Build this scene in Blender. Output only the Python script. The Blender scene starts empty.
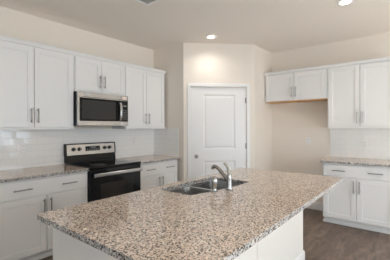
import bpy, bmesh, math, random
from mathutils import Vector, Matrix
random.seed(7)
PI = math.pi
C = bpy.context.scene.collection
SC = bpy.context.scene

# ---------------------------------------------------------------- camera
YAW = math.radians(38.872)         # view turned from +y towards -x
F_PX = 278.06
ROLL = math.radians(0.16)
cam_d = bpy.data.cameras.new('camera')
cam = bpy.data.objects.new('camera', cam_d); C.objects.link(cam)
cam.location = (3.6435, -4.8889, 1.3783)
cam.rotation_euler = (Matrix.Rotation(YAW, 3, 'Z') @ Matrix.Rotation(PI/2, 3, 'X') @ Matrix.Rotation(-ROLL, 3, 'Z')).to_euler()
cam_d.sensor_width = 36.0
cam_d.lens = F_PX/390*36.0
cam_d.shift_y = -2.53/390
cam_d.clip_start = 0.05
SC.camera = cam

# ---------------------------------------------------------------- daylight, exposure
SC.view_settings.view_transform = 'Standard'
SC.view_settings.look = 'None'
SC.view_settings.gamma = 1.0
SC.view_settings.use_curve_mapping = False
SC.view_settings.exposure = 0.18
DAY = 5.9
world = bpy.data.worlds.new('world'); SC.world = world
world.use_nodes = True
wn = world.node_tree.nodes; wl = world.node_tree.links
wn['Background'].inputs['Color'].default_value = (0.845, 0.955, 1.045, 1)
wn['Background'].inputs['Strength'].default_value = DAY
LAMP_W = 21.0
LAMP_CONE = 155.0
LAMP_COL = (1.0, 0.94, 0.88)
SC.cycles.use_denoising = True
SC.cycles.max_bounces = 12
SC.cycles.diffuse_bounces = 7
SC.cycles.caustics_reflective = False
SC.cycles.caustics_refractive = False
SC.cycles.sample_clamp_indirect = 4.0

def portal(loc, rot, sx, sy):
    d = bpy.data.lights.new('window_daylight', 'AREA'); d.shape = 'RECTANGLE'
    d.size = sx; d.size_y = sy; d.cycles.is_portal = True
    o = bpy.data.objects.new('window_daylight', d); C.objects.link(o)
    o.location = loc; o.rotation_euler = rot

CEIL = 2.743
# sun through the patio glass onto an added off-frame carpet that bounces light
sun_d = bpy.data.lights.new('sun', 'SUN'); sun_d.energy = 30.0; sun_d.angle = math.radians(1.0); sun_d.color = (1.0, 0.98, 0.95)
sun = bpy.data.objects.new('sun', sun_d); C.objects.link(sun)
sun.rotation_euler = Vector((-1.0, 0.12, -1.15)).to_track_quat('-Z', 'Y').to_euler()
sun.location = (12, -3, 6)
RX = 6.6          # window wall
RY = -8.2         # wall behind the camera
# openings: (wall, a0, a1, z0, z1)
WIN_R = [(-4.55, -1.35, 0.06, 2.12)]
FILL_WIN = [(3.5, 6.0, 0.75, 2.12)]  # unseen rear window, added for fill light
for (a0, a1, z0, z1) in WIN_R:
    portal((RX+0.13, (a0+a1)/2, (z0+z1)/2), (0, PI/2, 0), z1-z0, a1-a0)
for (a0, a1, z0, z1) in FILL_WIN:
    portal(((a0+a1)/2, RY-0.13, (z0+z1)/2), (PI/2, 0, 0), a1-a0, z1-z0)

# ---------------------------------------------------------------- materials
def newmat(name):
    m = bpy.data.materials.new(name); m.use_nodes = True
    return m, m.node_tree.nodes, m.node_tree.links, m.node_tree.nodes['Principled BSDF']
def plain(name, col, rough=0.5, metal=0.0, spec=0.5, bump=0.0, bscale=300.0):
    m, n, l, b = newmat(name)
    b.inputs['Base Color'].default_value = (*col, 1)
    b.inputs['Roughness'].default_value = rough
    b.inputs['Metallic'].default_value = metal
    b.inputs['Specular IOR Level'].default_value = spec
    tc = n.new('ShaderNodeTexCoord'); nz = n.new('ShaderNodeTexNoise')
    nz.inputs['Scale'].default_value = bscale
    l.new(tc.outputs['Object'], nz.inputs['Vector'])
    mr = n.new('ShaderNodeMapRange')
    mr.inputs['To Min'].default_value = max(0.0, rough-0.04); mr.inputs['To Max'].default_value = min(1.0, rough+0.04)
    l.new(nz.outputs['Fac'], mr.inputs['Value']); l.new(mr.outputs['Result'], b.inputs['Roughness'])
    if bump:
        bp = n.new('ShaderNodeBump'); bp.inputs['Strength'].default_value = bump; bp.inputs['Distance'].default_value = 0.002
        l.new(nz.outputs['Fac'], bp.inputs['Height']); l.new(bp.outputs['Normal'], b.inputs['Normal'])
    return m
M = {}
M['wall'] = plain('wall_paint', (0.79, 0.735, 0.67), 0.75, spec=0.2, bump=0.25, bscale=120)
M['ceiling'] = plain('ceiling_paint', (0.87, 0.82, 0.76), 0.85, spec=0.15, bump=0.5, bscale=60)
M['trim'] = plain('trim_paint', (0.80, 0.80, 0.80), 0.35)
M['cab'] = plain('cabinet_paint', (0.80, 0.80, 0.80), 0.38)
M['door'] = plain('door_paint', (0.80, 0.80, 0.805), 0.4)
M['knee'] = plain('island_paint', (0.80, 0.785, 0.75), 0.5)
M['nickel'] = plain('brushed_nickel', (0.36, 0.35, 0.34), 0.34, 1.0)
M['chrome'] = plain('chrome', (0.42, 0.418, 0.412), 0.2, 1.0)
M['black'] = plain('black_enamel', (0.012, 0.012, 0.013), 0.3, spec=0.2)
M['blackglass'] = plain('black_glass', (0.008, 0.008, 0.009), 0.06, spec=0.35)
M['ovenglass'] = plain('oven_window_glass', (0.018, 0.017, 0.016), 0.08)
M['microglass'] = plain('microwave_window_mesh', (0.045, 0.044, 0.043), 0.3, spec=0.12)
M['microblack'] = plain('microwave_black_glass', (0.010, 0.010, 0.010), 0.22, spec=0.15)
M['plate'] = plain('outlet_plastic', (0.84, 0.84, 0.83), 0.25)
M['slot'] = plain('dark_slot', (0.05, 0.05, 0.05), 0.6)
M['rawwood'] = plain('raw_maple', (0.62, 0.36, 0.15), 0.6)
M['inside'] = plain('dark_recess', (0.25, 0.24, 0.23), 0.8)
M['paper'] = plain('sticker_paper', (0.80, 0.66, 0.60), 0.6)
M['paper_grey'] = plain('grey_label_paper', (0.50, 0.50, 0.50), 0.5)
M['paper_cream'] = plain('cream_sticker_paper', (0.9, 0.84, 0.72), 0.6)
M['vent'] = plain('vent_paint', (0.90, 0.90, 0.89), 0.4)
M['louvre'] = plain('louvre_grey', (0.42, 0.43, 0.42), 0.5)
M['ventdark'] = plain('duct_dark', (0.20, 0.21, 0.21), 0.8)
M['display'] = plain('display_keys', (0.22, 0.23, 0.24), 0.4)
M['ring'] = plain('burner_ring_print', (0.06, 0.06, 0.06), 0.2)

M['carpet'] = plain('beige_bounce_carpet', (0.62, 0.56, 0.49), 0.95, spec=0.1, bump=0.8, bscale=400)  # only for the added, unseen bounce carpet

def brushed(name, col, rough):
    m, n, l, b = newmat(name)
    b.inputs['Metallic'].default_value = 1.0
    tc = n.new('ShaderNodeTexCoord'); mp = n.new('ShaderNodeMapping'); mp.inputs['Scale'].default_value = (4, 4, 600)
    nz = n.new('ShaderNodeTexNoise'); nz.inputs['Scale'].default_value = 1.0
    l.new(tc.outputs['Object'], mp.inputs['Vector']); l.new(mp.outputs['Vector'], nz.inputs['Vector'])
    mr = n.new('ShaderNodeMapRange'); mr.inputs['To Min'].default_value = rough-0.06; mr.inputs['To Max'].default_value = rough+0.08
    l.new(nz.outputs['Fac'], mr.inputs['Value']); l.new(mr.outputs['Result'], b.inputs['Roughness'])
    b.inputs['Base Color'].default_value = (*col, 1)
    return m
M['steel'] = brushed('stainless_steel', (0.47, 0.47, 0.468), 0.24)
M['sink'] = brushed('sink_steel', (0.36, 0.365, 0.365), 0.27)

def granite(name='speckled_granite', cut=False):  # cut: slab-edge variant with cool window light painted into its colour
    m, n, l, b = newmat(name)
    def tone(st):       # edge variant: cool window light painted in as a greyer stone colour
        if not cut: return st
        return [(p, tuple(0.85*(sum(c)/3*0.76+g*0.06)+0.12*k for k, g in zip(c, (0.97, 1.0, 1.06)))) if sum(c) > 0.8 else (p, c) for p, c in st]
    tc = n.new('ShaderNodeTexCoord')
    # wobble the lookup so the grains are irregular
    wob = n.new('ShaderNodeTexNoise'); wob.inputs['Scale'].default_value = 90; wob.inputs['Detail'].default_value = 2
    l.new(tc.outputs['Object'], wob.inputs['Vector'])
    sub = n.new('ShaderNodeVectorMath'); sub.operation = 'SUBTRACT'; sub.inputs[1].default_value = (0.5, 0.5, 0.5)
    l.new(wob.outputs['Color'], sub.inputs[0])
    sca = n.new('ShaderNodeVectorMath'); sca.operation = 'SCALE'; sca.inputs['Scale'].default_value = 0.008
    l.new(sub.outputs['Vector'], sca.inputs[0])
    add = n.new('ShaderNodeVectorMath'); l.new(tc.outputs['Object'], add.inputs[0]); l.new(sca.outputs['Vector'], add.inputs[1])
    def cells(scale, stops):
        v = n.new('ShaderNodeTexVoronoi'); v.inputs['Scale'].default_value = scale
        l.new(add.outputs['Vector'], v.inputs['Vector'])
        s = n.new('ShaderNodeSeparateColor'); l.new(v.outputs['Color'], s.inputs['Color'])
        r = n.new('ShaderNodeValToRGB'); r.color_ramp.interpolation = 'CONSTANT'
        e = r.color_ramp.elements
        e[0].position = stops[0][0]; e[0].color = (*stops[0][1], 1)
        e[1].position = stops[1][0]; e[1].color = (*stops[1][1], 1)
        for p, c in stops[2:]:
            k = e.new(p); k.color = (*c, 1)
        l.new(s.outputs['Red'], r.inputs['Fac'])
        return r, s
    big, _ = cells(112, tone([(0, (0.69, 0.545, 0.445)), (0.30, (0.76, 0.625, 0.52)), (0.55, (0.85, 0.74, 0.64)), (0.78, (0.60, 0.48, 0.40)), (0.92, (0.40, 0.35, 0.32))]))
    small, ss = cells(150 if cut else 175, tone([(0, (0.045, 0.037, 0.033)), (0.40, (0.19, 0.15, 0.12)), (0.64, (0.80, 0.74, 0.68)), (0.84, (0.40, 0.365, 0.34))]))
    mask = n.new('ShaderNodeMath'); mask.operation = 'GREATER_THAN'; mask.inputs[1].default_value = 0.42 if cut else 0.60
    l.new(ss.outputs['Green'], mask.inputs[0])
    mix = n.new('ShaderNodeMix'); mix.data_type = 'RGBA'
    l.new(mask.outputs[0], mix.inputs['Factor']); l.new(big.outputs['Color'], mix.inputs['A']); l.new(small.outputs['Color'], mix.inputs['B'])
    l.new(mix.outputs['Result'], b.inputs['Base Color'])
    b.inputs['Roughness'].default_value = 0.12
    b.inputs['Specular IOR Level'].default_value = 0.5
    return m
M['granite'] = granite()
M['granite_edge_lit'] = granite('granite_edge_window_lit', True)  # same stone, greyed to paint cool window light onto the slab edges

def tile(name, ax):
    m, n, l, b = newmat(name)
    tc = n.new('ShaderNodeTexCoord'); sp = n.new('ShaderNodeSeparateXYZ'); cb = n.new('ShaderNodeCombineXYZ')
    l.new(tc.outputs['Object'], sp.inputs['Vector'])
    l.new(sp.outputs[ax], cb.inputs['X']); l.new(sp.outputs['Z'], cb.inputs['Y'])
    br = n.new('ShaderNodeTexBrick'); l.new(cb.outputs['Vector'], br.inputs['Vector'])
    br.offset = 0.5; br.inputs['Scale'].default_value = 1.0
    br.inputs['Brick Width'].default_value = 0.1555; br.inputs['Row Height'].default_value = 0.0785
    br.inputs['Mortar Size'].default_value = 0.0018; br.inputs['Mortar Smooth'].default_value = 0.4; br.inputs['Bias'].default_value = 0
    br.inputs['Color1'].default_value = (0, 0, 0, 1); br.inputs['Color2'].default_value = (1, 1, 1, 1); br.inputs['Mortar'].default_value = (0.5, 0.5, 0.5, 1)
    wnz = n.new('ShaderNodeTexWhiteNoise'); wnz.noise_dimensions = '1D'
    l.new(br.outputs['Color'], wnz.inputs['W'])
    sub = n.new('ShaderNodeVectorMath'); sub.operation = 'SUBTRACT'; sub.inputs[1].default_value = (0.5, 0.5, 0.5)
    l.new(wnz.outputs['Color'], sub.inputs[0])
    sca = n.new('ShaderNodeVectorMath'); sca.operation = 'SCALE'; sca.inputs['Scale'].default_value = 0.06
    l.new(sub.outputs['Vector'], sca.inputs[0])
    geo = n.new('ShaderNodeNewGeometry')
    add = n.new('ShaderNodeVectorMath'); l.new(geo.outputs['Normal'], add.inputs[0]); l.new(sca.outputs['Vector'], add.inputs[1])
    nrm = n.new('ShaderNodeVectorMath'); nrm.operation = 'NORMALIZE'; l.new(add.outputs['Vector'], nrm.inputs[0])
    inv = n.new('ShaderNodeMath'); inv.operation = 'SUBTRACT'; inv.inputs[0].default_value = 1.0; l.new(br.outputs['Fac'], inv.inputs[1])
    bp = n.new('ShaderNodeBump'); bp.inputs['Strength'].default_value = 0.6; bp.inputs['Distance'].default_value = 0.0015
    l.new(inv.outputs[0], bp.inputs['Height']); l.new(nrm.outputs['Vector'], bp.inputs['Normal'])
    l.new(bp.outputs['Normal'], b.inputs['Normal'])
    mix = n.new('ShaderNodeMix'); mix.data_type = 'RGBA'
    mix.inputs['A'].default_value = (0.85, 0.85, 0.845, 1); mix.inputs['B'].default_value = (0.74, 0.74, 0.73, 1)
    l.new(br.outputs['Fac'], mix.inputs['Factor']); l.new(mix.outputs['Result'], b.inputs['Base Color'])
    b.inputs['Roughness'].default_value = 0.05
    return m
M['tile_x'] = tile('subway_tile_x', 'X')

def planks():
    m, n, l, b = newmat('brown_plank_floor')
    tc = n.new('ShaderNodeTexCoord'); sp = n.new('ShaderNodeSeparateXYZ'); cb = n.new('ShaderNodeCombineXYZ')
    l.new(tc.outputs['Object'], sp.inputs['Vector'])
    l.new(sp.outputs['Y'], cb.inputs['X']); l.new(sp.outputs['X'], cb.inputs['Y'])
    br = n.new('ShaderNodeTexBrick'); l.new(cb.outputs['Vector'], br.inputs['Vector'])
    br.offset = 0.37; br.inputs['Scale'].default_value = 1.0
    br.inputs['Brick Width'].default_value = 1.22; br.inputs['Row Height'].default_value = 0.18
    br.inputs['Mortar Size'].default_value = 0.0012; br.inputs['Bias'].default_value = 0
    br.inputs['Color1'].default_value = (0.132, 0.095, 0.075, 1); br.inputs['Color2'].default_value = (0.175, 0.131, 0.106, 1)
    br.inputs['Mortar'].default_value = (0.06, 0.043, 0.033, 1)
    mp = n.new('ShaderNodeMapping'); mp.inputs['Scale'].default_value = (9, 2.6, 1); l.new(tc.outputs['Object'], mp.inputs['Vector'])
    nz = n.new('ShaderNodeTexNoise'); nz.inputs['Scale'].default_value = 1.6; nz.inputs['Detail'].default_value = 6; nz.inputs['Distortion'].default_value = 0.8
    l.new(mp.outputs['Vector'], nz.inputs['Vector'])
    mr = n.new('ShaderNodeMapRange'); mr.inputs['From Min'].default_value = 0.25; mr.inputs['From Max'].default_value = 0.75
    mr.inputs['To Min'].default_value = 0.45; mr.inputs['To Max'].default_value = 1.45
    l.new(nz.outputs['Fac'], mr.inputs['Value'])
    mx = n.new('ShaderNodeVectorMath'); mx.operation = 'SCALE'
    l.new(br.outputs['Color'], mx.inputs[0]); l.new(mr.outputs['Result'], mx.inputs['Scale'])
    l.new(mx.outputs['Vector'], b.inputs['Base Color'])
    b.inputs['Roughness'].default_value = 0.42
    return m
M['floor'] = planks()

def window_glass():
    m = bpy.data.materials.new('window_glass'); m.use_nodes = True
    n = m.node_tree.nodes; l = m.node_tree.links; n.clear()
    out = n.new('ShaderNodeOutputMaterial'); mix = n.new('ShaderNodeMixShader')
    t = n.new('ShaderNodeBsdfTransparent'); g = n.new('ShaderNodeBsdfGlossy'); g.inputs['Roughness'].default_value = 0.0
    mix.inputs[0].default_value = 0.06
    l.new(t.outputs[0], mix.inputs[1]); l.new(g.outputs[0], mix.inputs[2]); l.new(mix.outputs[0], out.inputs[0])
    return m
M['glass'] = window_glass()

def emit(name, col, s):
    m = bpy.data.materials.new(name); m.use_nodes = True
    n = m.node_tree.nodes; l = m.node_tree.links; n.clear()
    o = n.new('ShaderNodeOutputMaterial'); e = n.new('ShaderNodeEmission')
    e.inputs['Color'].default_value = (*col, 1); e.inputs['Strength'].default_value = s
    l.new(e.outputs[0], o.inputs[0]); return m
M['lens'] = emit('lit_lamp_lens', (1.0, 0.93, 0.82), 6.0)

# ---------------------------------------------------------------- mesh helpers
def add_box(bm, x0, x1, y0, y1, z0, z1, bev=0.0, seg=1):
    vs = [bm.verts.new((x, y, z)) for x in (x0, x1) for y in (y0, y1) for z in (z0, z1)]
    idx = ((0,1,3,2), (4,6,7,5), (0,4,5,1), (2,3,7,6), (0,2,6,4), (1,5,7,3))
    fs = [bm.faces.new([vs[i] for i in f]) for f in idx]
    if bev:
        es = list({e for f in fs for e in f.edges})
        bmesh.ops.bevel(bm, geom=es, offset=bev, segments=seg, affect='EDGES', profile=0.6)
def B(*boxes, bev=0.0, seg=1):
    bm = bmesh.new()
    for b in boxes: add_box(bm, *b, bev=bev, seg=seg)
    return bm
def add_prism(bm, prof, a0, a1, axis='x'):
    """extrude a (p,q) profile along an axis; x -> (a,p,q); z -> (p,q,a); y -> (p,a,q)"""
    f = {'x': lambda a, p, q: (a, p, q), 'y': lambda a, p, q: (p, a, q), 'z': lambda a, p, q: (p, q, a)}[axis]
    A = [bm.verts.new(f(a0, p, q)) for p, q in prof]; D = [bm.verts.new(f(a1, p, q)) for p, q in prof]
    k = len(prof)
    bm.faces.new(A[::-1]); bm.faces.new(D)
    for i in range(k): bm.faces.new((A[i], A[(i+1) % k], D[(i+1) % k], D[i]))
    bmesh.ops.recalc_face_normals(bm, faces=bm.faces)
def add_tube(bm, pts, radii, seg=14, flat=None):
    pts = [Vector(p) for p in pts]
    if not hasattr(radii, '__len__'): radii = [radii]*len(pts)
    rings = []
    prev = None
    for i, p in enumerate(pts):
        t = (pts[min(i+1, len(pts)-1)] - pts[max(i-1, 0)]).normalized()
        if prev is None:
            ref = Vector((0, 0, 1)) if abs(t.z) < 0.9 else Vector((1, 0, 0))
            u = t.cross(ref).normalized()
        else:
            u = (prev - t*prev.dot(t)).normalized()
        prev = u; v = t.cross(u)
        fl = flat if flat else (1, 1)
        rings.append([bm.verts.new(p + (u*math.cos(2*PI*k/seg)*fl[0] + v*math.sin(2*PI*k/seg)*fl[1])*radii[i]) for k in range(seg)])
    for a, b in zip(rings, rings[1:]):
        for k in range(seg):
            f = bm.faces.new((a[k], a[(k+1) % seg], b[(k+1) % seg], b[k])); f.smooth = True
    bm.faces.new(rings[0][::-1]); bm.faces.new(rings[-1])
def add_lathe(bm, prof, c=(0, 0, 0), seg=28, mat=None):
    """revolve (r,z) about z"""
    mat = mat or Matrix.Identity(4); c = Vector(c)
    rings = []
    for r, z in prof:
        rings.append([bm.verts.new(mat @ Vector((r*math.cos(2*PI*k/seg), r*math.sin(2*PI*k/seg), z)) + c) for k in range(seg)])
    for a, b in zip(rings, rings[1:]):
        for k in range(seg):
            f = bm.faces.new((a[k], a[(k+1) % seg], b[(k+1) % seg], b[k])); f.smooth = True
    bm.faces.new(rings[0][::-1]); bm.faces.new(rings[-1])
def obj(name, bm, mat, parent=None, loc=(0, 0, 0), rotz=0.0, sharp=30):
    me = bpy.data.meshes.new(name)
    bmesh.ops.recalc_face_normals(bm, faces=bm.faces)
    for e in bm.edges:
        if len(e.link_faces) == 2 and e.calc_face_angle(0) > math.radians(sharp): e.smooth = False
    bm.to_mesh(me); bm.free()
    me.materials.append(mat)
    o = bpy.data.objects.new(name, me); C.objects.link(o)
    o.location = loc; o.rotation_euler = (0, 0, rotz)
    if parent: o.parent = parent
    return o
def tag(o, label, cat, group=None):
    o['label'] = label; o['category'] = cat
    if group: o['group'] = group
    return o
def thing(name, label, cat, loc=(0, 0, 0), rotz=0.0, group=None):
    o = bpy.data.objects.new(name, None); C.objects.link(o)
    o.empty_display_size = 0.1
    o.location = loc; o.rotation_euler = (0, 0, rotz)
    return tag(o, label, cat, group)
def struct(name, bm, mat, parent=None, loc=(0, 0, 0), rotz=0.0):
    o = obj(name, bm, mat, parent, loc, rotz)
    if not parent: o['kind'] = 'structure'
    return o
def dup(root, label, loc=None, rotz=None):
    r = root.copy(); C.objects.link(r); r['label'] = label
    if loc is not None: r.location = loc
    if rotz is not None: r.rotation_euler = (0, 0, rotz)
    for ch in list(root.children):
        c = ch.copy(); C.objects.link(c); c.parent = r
        for g in list(ch.children):
            d = g.copy(); C.objects.link(d); d.parent = c
    return r
def rrect(x0, x1, y0, y1, r, seg=6):
    pts = []
    for cx, cy, a in ((x1-r, y1-r, 0), (x0+r, y1-r, PI/2), (x0+r, y0+r, PI), (x1-r, y0+r, 1.5*PI)):
        for k in range(seg+1):
            t = a + PI/2*k/seg
            pts.append((cx+r*math.cos(t), cy+r*math.sin(t)))
    return pts
def loop_edges(bm, pts, z):
    vs = [bm.verts.new((p[0], p[1], z)) for p in pts]
    return vs, [bm.edges.new((vs[i], vs[(i+1) % len(vs)])) for i in range(len(vs))]

# ---------------------------------------------------------------- room shell
T = 0.12
struct('floor', B((-T, RX+T, RY-T, T, -0.1, 0)), M['floor'])
struct('bounce_carpet', B((4.35, RX, RY, -0.65, 0.0005, 0.012), bev=0.002), M['carpet'])  # unseen carpet, added to bounce sunlight up to the ceiling
struct('ceiling', B((-T, RX+T, RY-T, T, CEIL, CEIL+0.1)), M['ceiling'])
struct('wall_left', B((-T, 0, RY, 0, 0, CEIL)), M['wall'])
struct('wall_right', B((-T, RX, 0, T, 0, CEIL)), M['wall'])
def wall_with_holes(along, a0, a1, holes):
    """along: 'y' -> wall at x=RX..RX+T, 'x' -> wall at y=RY-T..RY"""
    bx = []
    cuts = sorted(holes); cur = a0
    def add(p, q, z0, z1):
        bx.append((RX, RX+T, p, q, z0, z1) if along == 'y' else (p, q, RY-T, RY, z0, z1))
    for (h0, h1, z0, z1) in cuts:
        add(cur, h0, 0, CEIL)
        if z0 > 0: add(h0, h1, 0, z0)
        add(h0, h1, z1, CEIL)
        cur = h1
    add(cur, a1, 0, CEIL)
    return B(*bx)
struct('wall_window_side', wall_with_holes('y', RY-T, T, WIN_R), M['wall'])
struct('wall_behind', wall_with_holes('x', -T, RX, FILL_WIN), M['wall'])
wi = 0
for along, holes in (('y', WIN_R), ('x', FILL_WIN)):
    for (h0, h1, z0, z1) in holes:
        wi += 1
        def bb(p, q, a, b, d0=0.03, d1=0.09):
            return (RX+d0, RX+d1, p, q, a, b) if along == 'y' else (p, q, RY-d1, RY-d0, a, b)
        w = 0.05
        nm = 3 if along == 'y' else 2
        fr = [bb(h0, h1, z0, z0+w), bb(h0, h1, z1-w, z1), bb(h0, h0+w, z0+w, z1-w), bb(h1-w, h1, z0+w, z1-w)]
        for k in range(1, nm):
            c = h0+(h1-h0)*k/nm; fr.append(bb(c-w/2, c+w/2, z0+w, z1-w))
        f = struct('window_%d' % wi, B(*fr, bev=0.003), M['trim'])  # the rear window is added for fill light
        p = obj('window_pane', B(bb(h0+w, h1-w, z0+w, z1-w, 0.058, 0.062)), M['glass'], f)

# corner pantry: two stub walls and the diagonal door wall
PS, PL = 0.70, 1.53
struct('wall_pantry_left', B((0, PS, -PL, -PL+0.1, 0, CEIL)), M['wall'])
struct('wall_pantry_right', B((PL-0.1, PL, -PS, 0, 0, CEIL)), M['wall'])
DL = (PL-PS)*math.sqrt(2)
D0, D1, DZ = 0.115, 1.034, 2.035      # door opening along the diagonal
DLOC, DROT = (PS, -PL, 0), PI/4
struct('wall_pantry_door', B((0, D0, 0, 0.1, 0, CEIL), (D1, DL, 0, 0.1, 0, CEIL), (D0, D1, 0, 0.1, DZ, CEIL)), M['wall'], loc=DLOC, rotz=DROT)

# pantry door
dr = bpy.data.objects.new('door_1', None); C.objects.link(dr); dr.location = DLOC; dr.rotation_euler = (0, 0, DROT)
dr['kind'] = 'structure'; dr['label'] = 'white two-panel pantry door in the angled corner wall'
def door_slab():
    bm = bmesh.new()
    x0, x1, z0, z1 = D0+0.004, D1-0.004, 0.008, DZ-0.004
    px0, px1 = 0.324, 0.852
    rows = ((0.20, 0.836), (1.024, 1.914))
    yf = 0.012
    zs = [z0, rows[0][0], rows[0][1], rows[1][0], rows[1][1], z1]
    for a, b in ((x0, px0), (px1, x1)): add_box(bm, a, b, yf, yf+0.035, z0, z1)
    for a, b in ((z0, rows[0][0]), (rows[0][1], rows[1][0]), (rows[1][1], z1)): add_box(bm, px0, px1, yf, yf+0.035, a, b)
    for a, b in rows:
        # sloped moulding into a recessed field, then a raised centre
        lev = [(0, yf), (0.018, yf+0.009), (0.03, yf+0.009), (0.05, yf+0.003)]
        prev = None
        for d, y in lev:
            r = [bm.verts.new((px, y, pz)) for px, pz in ((px0+d, a+d), (px1-d, a+d), (px1-d, b-d), (px0+d, b-d))]
            if prev:
                for k in range(4): bm.faces.new((prev[k], prev[(k+1) % 4], r[(k+1) % 4], r[k]))
            prev = r
        bm.faces.new(prev)
    return bm
slab = obj('door_slab', door_slab(), M['door'], dr)
cw = 0.055
cs = bmesh.new()
for (a, b, z0, z1) in ((D0-cw, D0-0.003, 0, DZ+cw), (D1+0.003, D1+cw, 0, DZ+cw), (D0-0.003, D1+0.003, DZ+0.003, DZ+cw)):
    add_box(cs, a, b, -0.016, -0.0005, z0, z1, bev=0.004)
obj('door_casing', cs, M['trim'], dr)
kb = bmesh.new()
Rm = Matrix.Rotation(PI/2, 4, 'X')          # z -> -y
add_lathe(kb, [(0.001, 0), (0.032, 0), (0.032, 0.006), (0.013, 0.010), (0.012, 0.03), (0.024, 0.036), (0.029, 0.048), (0.026, 0.060), (0.015, 0.066), (0.001, 0.067)], (D0+0.093, 0.012, 0.912), mat=Rm)
obj('door_knob', kb, M['nickel'], dr)
for z in (0.25, 1.072, 1.82):
    hb = bmesh.new(); add_tube(hb, [(D1-0.001, 0.002, z-0.045), (D1-0.001, 0.002, z+0.045)], 0.007)
    add_box(hb, D1-0.020, D1-0.002, 0.0095, 0.0118, z-0.045, z+0.045)
    obj('hinge', hb, M['nickel'], dr)

# baseboards
YS0 = -4.09
def baseboard_bm(L, h=0.13, t=0.013):
    bm = bmesh.new(); add_prism(bm, [(0, 0), (-t, 0), (-t, h-0.02), (-t*0.45, h), (0, h)], 0, L, 'x'); return bm
struct('baseboard_right', baseboard_bm(2.555-PL-0.015), M['trim'], loc=(PL+0.014, -0.0005, 0))
struct('baseboard_right_far', baseboard_bm(RX-3.46), M['trim'], loc=(3.445, -0.0005, 0))
struct('baseboard_pantry_left', baseboard_bm(D0-cw-0.002), M['trim'], loc=(PS, -PL-0.0005, 0), rotz=DROT)
struct('baseboard_pantry_right', baseboard_bm(PS-0.02), M['trim'], loc=(PL+0.0005, -PS+0.002, 0), rotz=PI/2)
struct('baseboard_left', baseboard_bm(YS0-RY-0.02), M['trim'], loc=(0.0005, RY+0.01, 0), rotz=PI/2)
struct('baseboard_window', baseboard_bm(1.30), M['trim'], loc=(RX-0.0005, -0.02, 0), rotz=-PI/2)

# ---------------------------------------------------------------- cabinetry
# local frame of every wall unit: x along the wall (left to right as seen), y = 0 at the wall, front towards -y
def shaker_bm(x0, x1, yb, z0, z1, rail=0.062, t=0.019):
    bm = bmesh.new(); yf = yb-t
    add_box(bm, x0, x0+rail, yf, yb, z0, z1, bev=0.0015); add_box(bm, x1-rail, x1, yf, yb, z0, z1, bev=0.0015)
    add_box(bm, x0+rail, x1-rail, yf, yb, z0, z0+rail, bev=0.0015); add_box(bm, x0+rail, x1-rail, yf, yb, z1-rail, z1, bev=0.0015)
    add_box(bm, x0+rail-0.004, x1-rail+0.004, yb-0.010, yb-0.002, z0+rail-0.004, z1-rail+0.004)
    return bm
def handle_bm(cx, yf, cz, L=0.165, vertical=True, r=0.0065, off=0.032):
    bm = bmesh.new()
    d = Vector((0, 0, 1)) if vertical else Vector((1, 0, 0))
    c = Vector((cx, yf-off, cz))
    add_tube(bm, [c-d*L/2, c+d*L/2], r, 12)
    for s in (-1, 1):
        p = c+d*s*(L/2-0.022)
        add_tube(bm, [p, p+Vector((0, off-0.0005, 0))], r*0.8, 10)
    return bm
def upper_cabinet(label, loc, rotz, w, z0, z1, depth=0.31, group=None, raw=False, edge=0.014, ends=(0, 0)):
    t = thing('upper_cabinet', label, 'cabinet', (loc[0], loc[1], z0), rotz, group)
    h = z1-z0
    g = 0.0008
    bx = [(g, w-g, -0.02, -0.002, 0, h), (g, 0.02, -depth, -0.02, 0, h), (w-0.02, w-g, -depth, -0.02, 0, h),
          (0.02, w-0.02, -depth, -0.02, h-0.02, h)]
    # face frame
    if raw:      # its unpainted underside runs out to the front edge
        obj('bottom_edge', B((g, w-g, -depth-0.0, -0.002, -0.012, -0.0005)), M['rawwood'], t)
    bx += [(0.02, 0.045, -depth, -depth+0.02, 0, h-0.02), (w-0.045, w-0.02, -depth, -depth+0.02, 0, h-0.02),
           (0.045, w-0.045, -depth, -depth+0.02, 0, 0.04), (0.045, w-0.045, -depth, -depth+0.02, h-0.05, h-0.02)]
    obj('carcass', B(*bx), M['cab'], t)
    if not raw: obj('light_rail', B((g-ends[0], w-g+ends[1], -depth-0.026, -depth-0.0005, 0.0, 0.022), bev=0.003), M['cab'], t)
    obj('bottom_panel', B((0.021, w-0.021, -depth+0.021, -0.021, 0.008, 0.02)), M['rawwood'] if raw else M['cab'], t)
    m = w/2; lo, hi = (0.008 if raw else 0.026), h-0.014
    for s, (a, b) in enumerate(((edge, m-0.003), (m+0.003, w-edge))):
        d = obj('door', shaker_bm(a, b, -depth-0.0005, lo, hi), M['cab'], t)
        hx = (b-0.031) if s == 0 else (a+0.031)
        hl = min(0.165, h*0.42)
        obj('handle', handle_bm(hx, -depth-0.0195, lo+0.045+hl/2, hl), M['nickel'], d)
    return t
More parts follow.
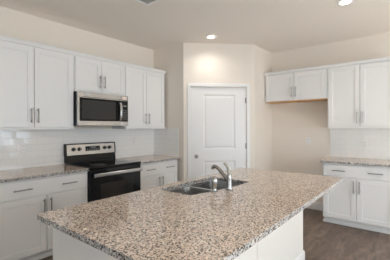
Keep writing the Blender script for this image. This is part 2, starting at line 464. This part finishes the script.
def base_cabinet(label, loc, rotz, w, depth=0.60, top=0.871, group=None, shoe=True):
    t = thing("base_cabinet", label, "cabinet", (loc[0], loc[1], 0), rotz, group)
    g = 0.0008; tk = 0.09
    bx = [(g, 0.02, -depth, -0.002, tk, top), (w-0.02, w-g, -depth, -0.002, tk, top), (g, 0.02, -depth+0.07, -0.002, 0, tk), (w-0.02, w-g, -depth+0.07, -0.002, 0, tk),
          (0.02, w-0.02, -0.02, -0.002, 0.02, top), (0.02, w-0.02, -depth, -0.02, tk, tk+0.02),
          (0.02, 0.045, -depth, -depth+0.02, tk+0.02, top), (w-0.045, w-0.02, -depth, -depth+0.02, tk+0.02, top),
          (0.045, w-0.045, -depth, -depth+0.02, top-0.03, top), (0.045, w-0.045, -depth, -depth+0.02, 0.67, 0.705), (0.045, w-0.045, -depth, -depth+0.02, tk+0.02, tk+0.035)]
    obj('carcass', B(*bx), M['cab'], t)
    obj('toe_kick', B((0.0205, w-0.0205, -depth+0.06, -depth+0.072, 0.001, tk-0.001)), M['cab'], t)
    obj('shoe_molding', B((-0.010, w-0.001, -depth+0.045, -depth+0.0595, 0.001, 0.04), bev=0.004), M['trim'], t)
    yb = -depth-0.0005; e = 0.014
    d = obj('drawer', B((e, w-e, yb-0.019, yb, 0.692, 0.853), bev=0.002), M['cab'], t)
    for fx in (0.25, 0.75):
        obj('handle', handle_bm(w*fx, yb-0.019, 0.772, 0.165, False), M['nickel'], d)
    m = w/2
    for s, (a, b) in enumerate(((e, m-0.003), (m+0.003, w-e))):
        dd = obj('door', shaker_bm(a, b, yb, tk+0.012, 0.680), M['cab'], t)
        hx = (b-0.031) if s == 0 else (a+0.031)
        obj('handle', handle_bm(hx, yb-0.019, 0.680-0.030-0.0825), M['nickel'], dd)
    return t
LR = PI/2
YM0, YM1 = -3.150, -2.385           # microwave / range bay on the left wall
YE = -1.575                          # end of that run
YS = -4.068                          # its start
UB, UT, UM = 1.360, 2.280, 1.832
upper_cabinet('tall white double-door wall cabinet left of the microwave', (0, YS), LR, YM0-YS, UB, UT)
upper_cabinet('short white double-door wall cabinet directly above the microwave', (0, YM0), LR, YM1-YM0, UM, UT)
upper_cabinet('tall white double-door wall cabinet between the microwave and the pantry corner', (0, YM1), LR, YE-YM1, UB, UT, ends=(0, 0.008))
base_cabinet('white base cabinet left of the range, under the speckled granite', (0, YS), LR, -3.134-YS)
base_cabinet('white base cabinet between the range and the pantry corner', (0, -2.372), LR, YE+2.372)
XB0, XB1, XB2 = PL+0.012, 2.555, 3.42
upper_cabinet('short white double-door cabinet high over the empty refrigerator space', (XB0, 0), 0, XB1-XB0, 1.820, UT, raw=True, edge=0.022)
upper_cabinet('tall white double-door wall cabinet right of the refrigerator space', (XB1, 0), 0, XB2-XB1, UB, UT, ends=(0.008, 0))
base_cabinet('white base cabinet on the plank floor right of the refrigerator space', (XB1, 0), 0, XB2-XB1)
# fillers and crown
def crown_bm(L, ret0=False, ret1=False):
    bm = bmesh.new()
    prof = [(-0.002, 0), (-0.332, 0), (-0.334, 0.012), (-0.345, 0.030), (-0.345, 0.042), (-0.002, 0.042)]
    add_prism(bm, prof, 0, L, 'x'); return bm
tag(obj('crown_molding', crown_bm(YE-YS+0.012), M['cab'], loc=(0, YS, UT+0.0005), rotz=LR), 'white crown strip along the top of the wall cabinets over the range', 'trim')
tag(obj('crown_molding', crown_bm(XB2-XB0+0.02), M['cab'], loc=(XB0-0.01, 0, UT+0.0005)), 'white crown strip along the top of the cabinets over the refrigerator space', 'trim')

# ---------------------------------------------------------------- tile backsplashes
def splash_bm(x0, x1, z0, z1, t=0.008): return B((x0, x1, -t, -0.0003, z0, z1))
TB = 0.9030
tag(obj('tile_backsplash', splash_bm(0, -PL-0.009-YS, TB, UB-0.001), M['tile_x'], loc=(0, YS, 0), rotz=LR), 'glossy white subway tile running behind the range', 'backsplash')
tag(obj('tile_backsplash', splash_bm(0.0, 0.592, TB, UB-0.001), M['tile_x'], loc=(0.0005, -PL-0.0003, 0)), 'shaded white subway tile on the short pantry side wall by the counter end', 'backsplash')
tag(obj('tile_backsplash', splash_bm(0.0, XB2-2.517, TB, UB-0.001), M['tile_x'], loc=(2.517, 0, 0)), 'white subway tile behind the counter right of the refrigerator space', 'backsplash')

# ---------------------------------------------------------------- countertops
def slab_bm(x0, x1, y0, y1, z0, z1, holes=()):
    bm = bmesh.new()
    _, es = loop_edges(bm, rrect(x0, x1, y0, y1, 0.012, 4), z0)
    for h in holes: es += loop_edges(bm, h, z0)[1]
    bmesh.ops.triangle_fill(bm, use_beauty=True, use_dissolve=False, edges=es)
    r = bmesh.ops.extrude_face_region(bm, geom=list(bm.faces))
    bmesh.ops.translate(bm, vec=(0, 0, z1-z0), verts=[v for v in r['geom'] if isinstance(v, bmesh.types.BMVert)])
    return bm
CT0, CT1 = 0.8725, 0.902
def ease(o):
    o.data.materials.append(M['granite_edge_lit'])
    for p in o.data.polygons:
        if abs(p.normal.z) < 0.5: p.material_index = 1  # side faces get the granite with window light in its colour
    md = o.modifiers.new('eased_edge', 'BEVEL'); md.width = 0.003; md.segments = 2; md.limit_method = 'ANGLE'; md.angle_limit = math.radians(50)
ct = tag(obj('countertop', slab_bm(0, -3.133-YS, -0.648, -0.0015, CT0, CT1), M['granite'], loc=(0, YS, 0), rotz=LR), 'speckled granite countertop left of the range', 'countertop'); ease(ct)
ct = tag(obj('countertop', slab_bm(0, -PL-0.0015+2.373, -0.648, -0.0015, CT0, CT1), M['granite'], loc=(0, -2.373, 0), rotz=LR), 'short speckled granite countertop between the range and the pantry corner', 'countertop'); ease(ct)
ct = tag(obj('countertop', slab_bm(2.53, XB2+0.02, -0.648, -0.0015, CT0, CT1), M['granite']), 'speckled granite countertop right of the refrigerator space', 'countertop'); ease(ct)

# ---------------------------------------------------------------- island
IX0, IX1, IY0, IY1 = 1.995, 3.09, -4.244, -1.976
SX0, SX1, SY0, SY1 = 2.078, 2.485, -3.392, -2.695
def rpoly(verts, r, seg=6):
    out = []
    k = len(verts)
    for i in range(k):
        p = Vector(verts[i]); a = (Vector(verts[i-1])-p); b = (Vector(verts[(i+1) % k])-p)
        ang = a.angle(b); d = min(r/math.tan(ang/2), a.length*0.45, b.length*0.45)
        p0 = p+a.normalized()*d; p1 = p+b.normalized()*d
        for j in range(seg+1):
            t = j/seg
            q = p0*(1-t)**2 + p*2*t*(1-t) + p1*t*t
            out.append((q.x, q.y))
    return out
def grow(verts, d):
    c = sum((Vector(v) for v in verts), Vector((0, 0)))/len(verts)
    return [tuple(Vector(v)+Vector((d*math.copysign(1, v[0]-c.x), d*math.copysign(1, v[1]-c.y)))) for v in verts]
def sfront(y):                    # the front edge of the bowl bulges towards the faucet end
    t = (y-SY0)/(SY1-SY0); return SX0+0.315+(SX1-SX0-0.315)*(1-(1-t)**2.2)
ym = -3.05
SINK_POLY = [(SX0, SY1), (SX0, SY0), (sfront(SY0), SY0), (sfront(-3.2), -3.2), (sfront(ym), ym), (SX1, -2.9), (SX1, SY1)]
SINK_CUT = rpoly(SINK_POLY, 0.022)
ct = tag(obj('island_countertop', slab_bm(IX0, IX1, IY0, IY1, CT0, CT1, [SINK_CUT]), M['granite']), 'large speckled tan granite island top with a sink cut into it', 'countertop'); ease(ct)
isl = thing('kitchen_island', 'white island base under the large granite top', 'island', (2.36, -3.1, 0))
def I(*boxes, bev=0.0):
    return B(*[(a-2.36, b-2.36, c+3.1, d+3.1, e, f) for a, b, c, d, e, f in boxes], bev=bev)
EY0, EY1 = -4.167, -2.01
KX0, KX1 = 2.59, 2.725
obj('end_panel', I((2.022, KX0-0.001, EY0, EY0+0.02, 0, CT0-0.001)), M['cab'], isl)
obj('end_panel', I((2.022, KX0-0.001, EY1-0.03, EY1-0.01, 0, CT0-0.001)), M['cab'], isl)
obj('knee_wall', I((KX0, KX1-0.004, EY0-0.03, EY1, 0, CT0-0.001)), M['knee'], isl)
obj('back_panel', I((KX1-0.0035, KX1, EY0-0.03, -3.036, 0, CT0-0.001), bev=0.001), M['knee'], isl)
obj('back_panel', I((KX1-0.0035, KX1, -3.030, EY1, 0, CT0-0.001), bev=0.001), M['knee'], isl)
bbm = bmesh.new()
add_prism(bbm, [(0, 0), (0.014, 0), (0.014, 0.11), (0.006, 0.13), (0, 0.13)], EY0-0.03, EY1+0.013, 'y')
bmesh.ops.translate(bbm, vec=(KX1-2.36+0.0005, 3.1, 0), verts=bbm.verts)
add_box(bbm, KX0-2.36, KX1-2.36, EY1+3.1+0.0005, EY1+3.1+0.0135, 0, 0.125)
obj('base_trim', bbm, M['trim'], isl)
obj('floor_panel', I((2.041, KX0-0.002, EY0+0.021, EY1-0.031, 0.105, 0.12)), M['cab'], isl)
obj('toe_kick', I((2.10, 2.112, EY0+0.021, EY1-0.031, 0.001, 0.104)), M['cab'], isl)
fx = [(2.041, 2.059, EY0+0.021, EY1-0.031, 0.67, 0.705), (2.041, 2.059, EY0+0.021, EY1-0.031, CT0-0.03, CT0-0.001)]
edges = [EY0+0.021+(EY1-EY0-0.052)*k/4 for k in range(5)]
for y in edges: fx.append((2.041, 2.059, max(y-0.02, edges[0]), min(y+0.02, edges[-1]), 0.12, CT0-0.03))
obj('face_frame', I(*fx), M['cab'], isl)
for k in range(4):
    a, b = edges[k]+0.006, edges[k+1]-0.006
    dbm = shaker_bm(a, b, 0, 0.117, 0.680)
    hb_ = handle_bm((b-0.031) if k % 2 == 0 else (a+0.031), -0.019, 0.565)
    mt = Matrix.Translation((2.0405-2.36, 3.1, 0)) @ Matrix(((0, 1, 0, 0), (1, 0, 0, 0), (0, 0, 1, 0), (0, 0, 0, 1)))
    for q in (dbm, hb_): bmesh.ops.transform(q, matrix=mt, verts=q.verts)
    d = obj('door', dbm, M['cab'], isl)
    obj('handle', hb_, M['nickel'], d)
    obj('drawer_front', I((2.0215, 2.0405, a, b, 0.692, 0.853), bev=0.002), M['cab'], isl)

# sink
sk = thing('kitchen_sink', 'stainless double-bowl sink set under the island granite', 'sink', ((SX0+SX1)/2, (SY0+SY1)/2, 0.68))
ox, oy, oz = (SX0+SX1)/2, (SY0+SY1)/2, 0.68
bowl_polys = ([(SX0+0.002, ym-0.013), (SX0+0.002, SY0+0.002), (sfront(SY0)-0.002, SY0+0.002), (sfront(-3.2)-0.002, -3.2), (sfront(ym-0.013)-0.002, ym-0.013)],
              [(SX0+0.002, SY1-0.002), (SX0+0.002, ym+0.013), (sfront(ym+0.013)-0.002, ym+0.013), (SX1-0.002, -2.9), (SX1-0.002, SY1-0.002)])
fb = bmesh.new()
zt = CT0-0.002
def so(pts): return [(x-ox, y-oy) for x, y in pts]
_, es = loop_edges(fb, so(rpoly(grow(SINK_POLY, 0.014), 0.03)), zt-oz)
for bp_ in bowl_polys: es += loop_edges(fb, so(rpoly(bp_, 0.05)), zt-oz)[1]
bmesh.ops.triangle_fill(fb, use_beauty=True, use_dissolve=False, edges=es)
obj('sink_rim', fb, M['sink'], sk)
for bp_ in bowl_polys:
    bb_ = bmesh.new()
    rings = []
    for ins, z in ((0, zt), (0.003, zt-0.02), (0.010, 0.725), (0.018, 0.702), (0.036, 0.690)):
        rings.append([bb_.verts.new((x, y, z-oz)) for x, y in so(rpoly(grow(bp_, -ins), 0.05))])
    for a, b in zip(rings, rings[1:]):
        for k in range(len(a)):
            f = bb_.faces.new((a[k], a[(k+1) % len(a)], b[(k+1) % len(a)], b[k])); f.smooth = True
    bb_.faces.new(rings[-1])
    bo = obj('bowl', bb_, M['sink'], sk, sharp=80)
    db = bmesh.new()
    cxy = sum((Vector(v) for v in bp_), Vector((0, 0)))/len(bp_)
    add_lathe(db, [(0.001, 0), (0.045, 0), (0.045, 0.003), (0.034, 0.004), (0.03, 0.001), (0.001, 0.001)], (cxy.x-ox, cxy.y-oy, 0.6905-oz))
    obj('drain', db, M['chrome'], bo)

# faucet: straight column, angled spout and a slim lever
fa = thing('kitchen_faucet', 'chrome single-lever faucet standing behind the island sink', 'faucet', (2.520, -3.081, CT1))
b1 = bmesh.new(); add_lathe(b1, [(0.001, 0.0005), (0.029, 0.0005), (0.029, 0.006), (0.021, 0.012), (0.0195, 0.02), (0.0185, 0.085), (0.019, 0.10), (0.0165, 0.115), (0.010, 0.122), (0.001, 0.123)])
obj('faucet_body', b1, M['chrome'], fa)
b2 = bmesh.new()
add_tube(b2, [(-0.010, 0, 0.070), (-0.035, 0, 0.098), (-0.075, 0, 0.136), (-0.105, 0, 0.160), (-0.125, 0, 0.170), (-0.143, 0, 0.168), (-0.152, 0, 0.156), (-0.153, 0, 0.146)],
         [0.017, 0.0165, 0.015, 0.0145, 0.0145, 0.015, 0.0155, 0.015])
obj('spout', b2, M['chrome'], fa)
b3 = bmesh.new()
add_tube(b3, [(0, 0, 0.118), (-0.004, 0.001, 0.140), (-0.012, 0, 0.165), (-0.026, -0.002, 0.188), (-0.042, -0.004, 0.203)], [0.014, 0.012, 0.0095, 0.0095, 0.0105])
obj('lever', b3, M['chrome'], fa)
sp = thing('side_sprayer', 'chrome pull-out side sprayer standing left of the faucet', 'sprayer', (2.462, -3.195, CT1))
s1 = bmesh.new(); add_lathe(s1, [(0.001, 0.0005), (0.024, 0.0005), (0.024, 0.005), (0.017, 0.012), (0.015, 0.024), (0.001, 0.0245)])
obj('sprayer_base', s1, M['chrome'], sp)
s2 = bmesh.new(); add_lathe(s2, [(0.001, 0.025), (0.017, 0.025), (0.022, 0.045), (0.024, 0.078), (0.022, 0.100), (0.013, 0.113), (0.001, 0.116)])
add_box(s2, -0.030, -0.018, -0.006, 0.006, 0.060, 0.096, bev=0.003)
obj('spray_head', s2, M['chrome'], sp)
stk = bmesh.new(); add_lathe(stk, [(0.001, 0.0003), (0.010, 0.0003), (0.010, 0.0008), (0.001, 0.0008)])
tag(obj('round_sticker', stk, M['paper_cream'], loc=(2.418, -4.196, CT1)), 'tiny cream dot lying near the edge of the island top', 'sticker')

# ---------------------------------------------------------------- range
RY0, RY1 = -3.130, -2.376
RW = RY1-RY0
rg = thing('electric_range', 'stainless and black electric range with glass cooktop', 'stove', (0, RY0, 0), LR)
obj('body', B((0.001, RW-0.001, -0.625, -0.03, 0.08, 0.894), bev=0.003), M['black'], rg)
obj('plinth', B((0.02, RW-0.02, -0.58, -0.06, 0.001, 0.079)), M['black'], rg)
ck = obj('cooktop', B((0, RW, -0.665, -0.03, 0.8945, 0.915), bev=0.004), M['blackglass'], rg)
for cx, cy, r in ((0.20, -0.49, 0.105), (0.56, -0.49, 0.08), (0.20, -0.22, 0.075), (0.56, -0.22, 0.10)):
    rb = bmesh.new()
    add_lathe(rb, [(r-0.004, 0.9152), (r, 0.9152), (r, 0.9156), (r-0.004, 0.9156)], (cx, cy, 0))
    obj('burner_ring', rb, M['ring'], ck)
bgm = bmesh.new()
add_prism(bgm, [(-0.012, 0.916), (-0.085, 0.916), (-0.068, 1.012), (-0.012, 1.012)], 0.004, RW-0.004, 'x')
obj('back_riser', bgm, M['black'], rg)
bgm = bmesh.new()
add_prism(bgm, [(-0.010, 1.013), (-0.078, 1.013), (-0.060, 1.152), (-0.010, 1.158)], 0.012, RW-0.012, 'x')
pan = obj('control_panel', bgm, M['steel'], rg)
bgm = bmesh.new()
add_prism(bgm, [(-0.009, 1.010), (-0.080, 1.010), (-0.062, 1.162), (-0.009, 1.162)], 0.0, 0.0115, 'x')
add_prism(bgm, [(-0.009, 1.010), (-0.080, 1.010), (-0.062, 1.162), (-0.009, 1.162)], RW-0.0115, RW, 'x')
add_prism(bgm, [(-0.009, 1.1585), (-0.060, 1.1535), (-0.062, 1.164), (-0.009, 1.166)], 0.0, RW, 'x')
obj('panel_end_cap', bgm, M['black'], rg)
TILT = Matrix.Rotation(PI/2-0.128, 4, 'X')
def pany(z): return -0.078+(z-1.013)*0.018/0.139
for kx in (0.105, 0.185, 0.575, 0.655):
    kbm = bmesh.new()
    add_lathe(kbm, [(0.001, 0), (0.026, 0), (0.026, 0.006), (0.021, 0.010), (0.018, 0.028), (0.001, 0.029)], (kx, pany(1.09)-0.001, 1.09), mat=TILT, seg=22)
    kn = obj('knob', kbm, M['black'], pan)
    gb = bmesh.new(); add_box(gb, kx-0.0025, kx+0.0025, pany(1.09)-0.0335, pany(1.09)-0.0305, 1.076, 1.108)
    obj('pointer', gb, M['steel'], kn)
dsp = bmesh.new()
add_prism(dsp, [(pany(1.058)-0.0005, 1.058), (pany(1.058)-0.004, 1.058), (pany(1.122)-0.004, 1.122), (pany(1.122)-0.0005, 1.122)], 0.275, 0.495, 'x')
dp = obj('display', dsp, M['blackglass'], pan)
ky = bmesh.new()
for i in range(6):
    for z in (1.068, 1.082): add_box(ky, 0.29+i*0.034, 0.308+i*0.034, pany(z)-0.0065, pany(z)-0.0045, z, z+0.006)
obj('keys', ky, M['display'], dp)
obj('clock_readout', B((0.345, 0.425, pany(1.10)-0.0065, pany(1.10)-0.0045, 1.098, 1.112)), M['display'], dp)
od = obj('oven_door', B((0.004, RW-0.004, -0.662, -0.6255, 0.235, 0.888), bev=0.005), M['blackglass'], rg)
obj('oven_window', B((0.13, RW-0.13, -0.6645, -0.6625, 0.36, 0.70), bev=0.0008), M['ovenglass'], od)
hbm = bmesh.new()
add_box(hbm, 0.02, RW-0.02, -0.722, -0.702, 0.795, 0.838, bev=0.008, seg=3)
for x in (0.06, RW-0.06): add_box(hbm, x-0.012, x+0.012, -0.703, -0.6628, 0.805, 0.828)
obj('handle', hbm, M['steel'], od)
obj('storage_drawer', B((0.004, RW-0.004, -0.655, -0.6255, 0.085, 0.228), bev=0.004), M['black'], rg)

# ---------------------------------------------------------------- microwave
MW0, MW1 = 1.402, UM-0.004
mw = thing('microwave_oven', 'stainless over-the-range microwave under the short cabinet', 'microwave', (0, YM0+0.002, MW0), LR)
W = YM1-YM0-0.004; H = MW1-MW0
obj('body', B((0.0, W, -0.375, -0.0095, 0.0, H), bev=0.003), M['black'], mw)
obj('vent_strip', B((0.002, W-0.002, -0.402, -0.3755, H-0.062, H-0.002), bev=0.003), M['steel'], mw)
md = obj('door', B((0.002, W-0.112, -0.402, -0.3755, 0.002, H-0.0635), bev=0.003), M['steel'], mw)
obj('window_surround', B((0.026, W-0.1125, -0.4045, -0.4022, 0.062, H-0.074), bev=0.0008), M['microblack'], md)
obj('window', B((0.060, W-0.215, -0.4058, -0.4047, 0.088, H-0.100)), M['microglass'], md)
hb2 = bmesh.new()
hx = W-0.150
add_tube(hb2, [(hx, -0.4040, 0.075), (hx, -0.425, 0.085), (hx, -0.440, 0.12), (hx, -0.446, 0.175), (hx, -0.446, 0.225), (hx, -0.440, 0.28), (hx, -0.425, 0.315), (hx, -0.4040, 0.325)],
         0.014, 14, flat=(1.35, 0.7))
obj('handle', hb2, M['steel'], md)
cp = obj('control_panel', B((W-0.111, W-0.002, -0.402, -0.3755, 0.002, H-0.0635), bev=0.003), M['steel'], mw)
obj('key_pad', B((W-0.1105, W-0.012, -0.4045, -0.4022, 0.062, H-0.074), bev=0.0008), M['microblack'], cp)
kk = bmesh.new()
for r in range(5):
    for c in range(3): add_box(kk, W-0.088+c*0.02, W-0.076+c*0.02, -0.4060, -0.4048, 0.09+r*0.03, 0.102+r*0.03)
obj('keys', kk, M['display'], cp)
obj('clock_readout', B((W-0.088, W-0.036, -0.4060, -0.4048, 0.27, 0.29)), M['display'], cp)
s = obj('paper_label', B((0.085, 0.175, -0.4032, -0.4022, H-0.052, H-0.018)), M['paper_grey'], mw); s['label'] = 'grey rectangular label'
s = obj('paper_sticker', B((W-0.105, W-0.030, -0.4032, -0.4022, H-0.056, H-0.014)), M['paper'], mw); s['label'] = 'pale pinkish sticker'

# ---------------------------------------------------------------- outlets
def outlet(label, loc, rotz):
    t = thing('wall_outlet', label, 'outlet', loc, rotz, 'wall outlets')
    obj('cover_plate', B((-0.035, 0.035, -0.006, -0.0003, -0.0575, 0.0575), bev=0.002), M['plate'], t)
    for z in (-0.022, 0.022):
        r = obj('receptacle', B((-0.017, 0.017, -0.0078, -0.0062, z-0.014, z+0.014), bev=0.0006), M['plate'], t)
        obj('slots', B((-0.008, -0.005, -0.0084, -0.0079, z-0.004, z+0.006), (0.005, 0.008, -0.0084, -0.0079, z-0.004, z+0.006)), M['slot'], r)
    return t
outlet('white outlet in the tile left of the range', (0.008, -3.607, 1.141), LR)
outlet('white outlet in the tile between the range and the pantry corner', (0.008, -1.975, 1.172), LR)
outlet('white outlet on the bare beige wall of the refrigerator space', (2.179, 0, 1.145), 0)
outlet('white outlet in the tile right of the refrigerator space', (2.999, -0.008, 1.121), 0)

# ---------------------------------------------------------------- ceiling fittings
def downlight(label, x, y):
    t = thing('recessed_light', label, 'ceiling light', (x, y, CEIL), 0, 'recessed ceiling lights')
    tr = bmesh.new()
    add_lathe(tr, [(0.055, -0.0005), (0.088, -0.0005), (0.086, -0.006), (0.062, -0.013), (0.055, -0.010)], seg=36)
    obj('trim_ring', tr, M['vent'], t)
    ln = bmesh.new(); add_lathe(ln, [(0.001, -0.0105), (0.0555, -0.0105), (0.0545, -0.0125), (0.001, -0.0135)], seg=36)
    obj('lens', ln, M['lens'], t)
    d = bpy.data.lights.new('lamp_glow', 'SPOT'); d.spot_size = math.radians(LAMP_CONE); d.spot_blend = 1.0; d.shadow_soft_size = 0.05; d.energy = LAMP_W; d.color = LAMP_COL
    o = bpy.data.objects.new('lamp_glow', d); C.objects.link(o); o.parent = t; o.location = (0, 0, -0.02)
    return t
downlight('lit round recessed light near the pantry door', 1.215, -1.488)
downlight('lit round recessed light toward the tall right cabinets, at the top edge', 3.02, -1.512)
vt = thing('ceiling_vent', 'square white louvred air vent in the ceiling', 'vent', (1.452, -2.968, CEIL))
vb = bmesh.new()
for (a, b, c, d) in ((-0.16, 0.16, 0.128, 0.16), (-0.16, 0.16, -0.16, -0.128), (-0.16, -0.128, -0.128, 0.128), (0.128, 0.16, -0.128, 0.128)):
    add_box(vb, a, b, c, d, -0.012, -0.0005, bev=0.003)
obj('vent_frame', vb, M['vent'], vt)
obj('vent_backing', B((-0.127, 0.127, -0.127, 0.127, -0.003, -0.0006)), M['ventdark'], vt)
for k in range(9):
    y = -0.112+k*0.028
    lb = bmesh.new(); add_prism(lb, [(y-0.007, -0.0035), (y-0.005, -0.0035), (y+0.007, -0.0105), (y+0.005, -0.0115)], -0.127, 0.127, 'x')
    obj('louvre', lb, M['louvre'], vt)
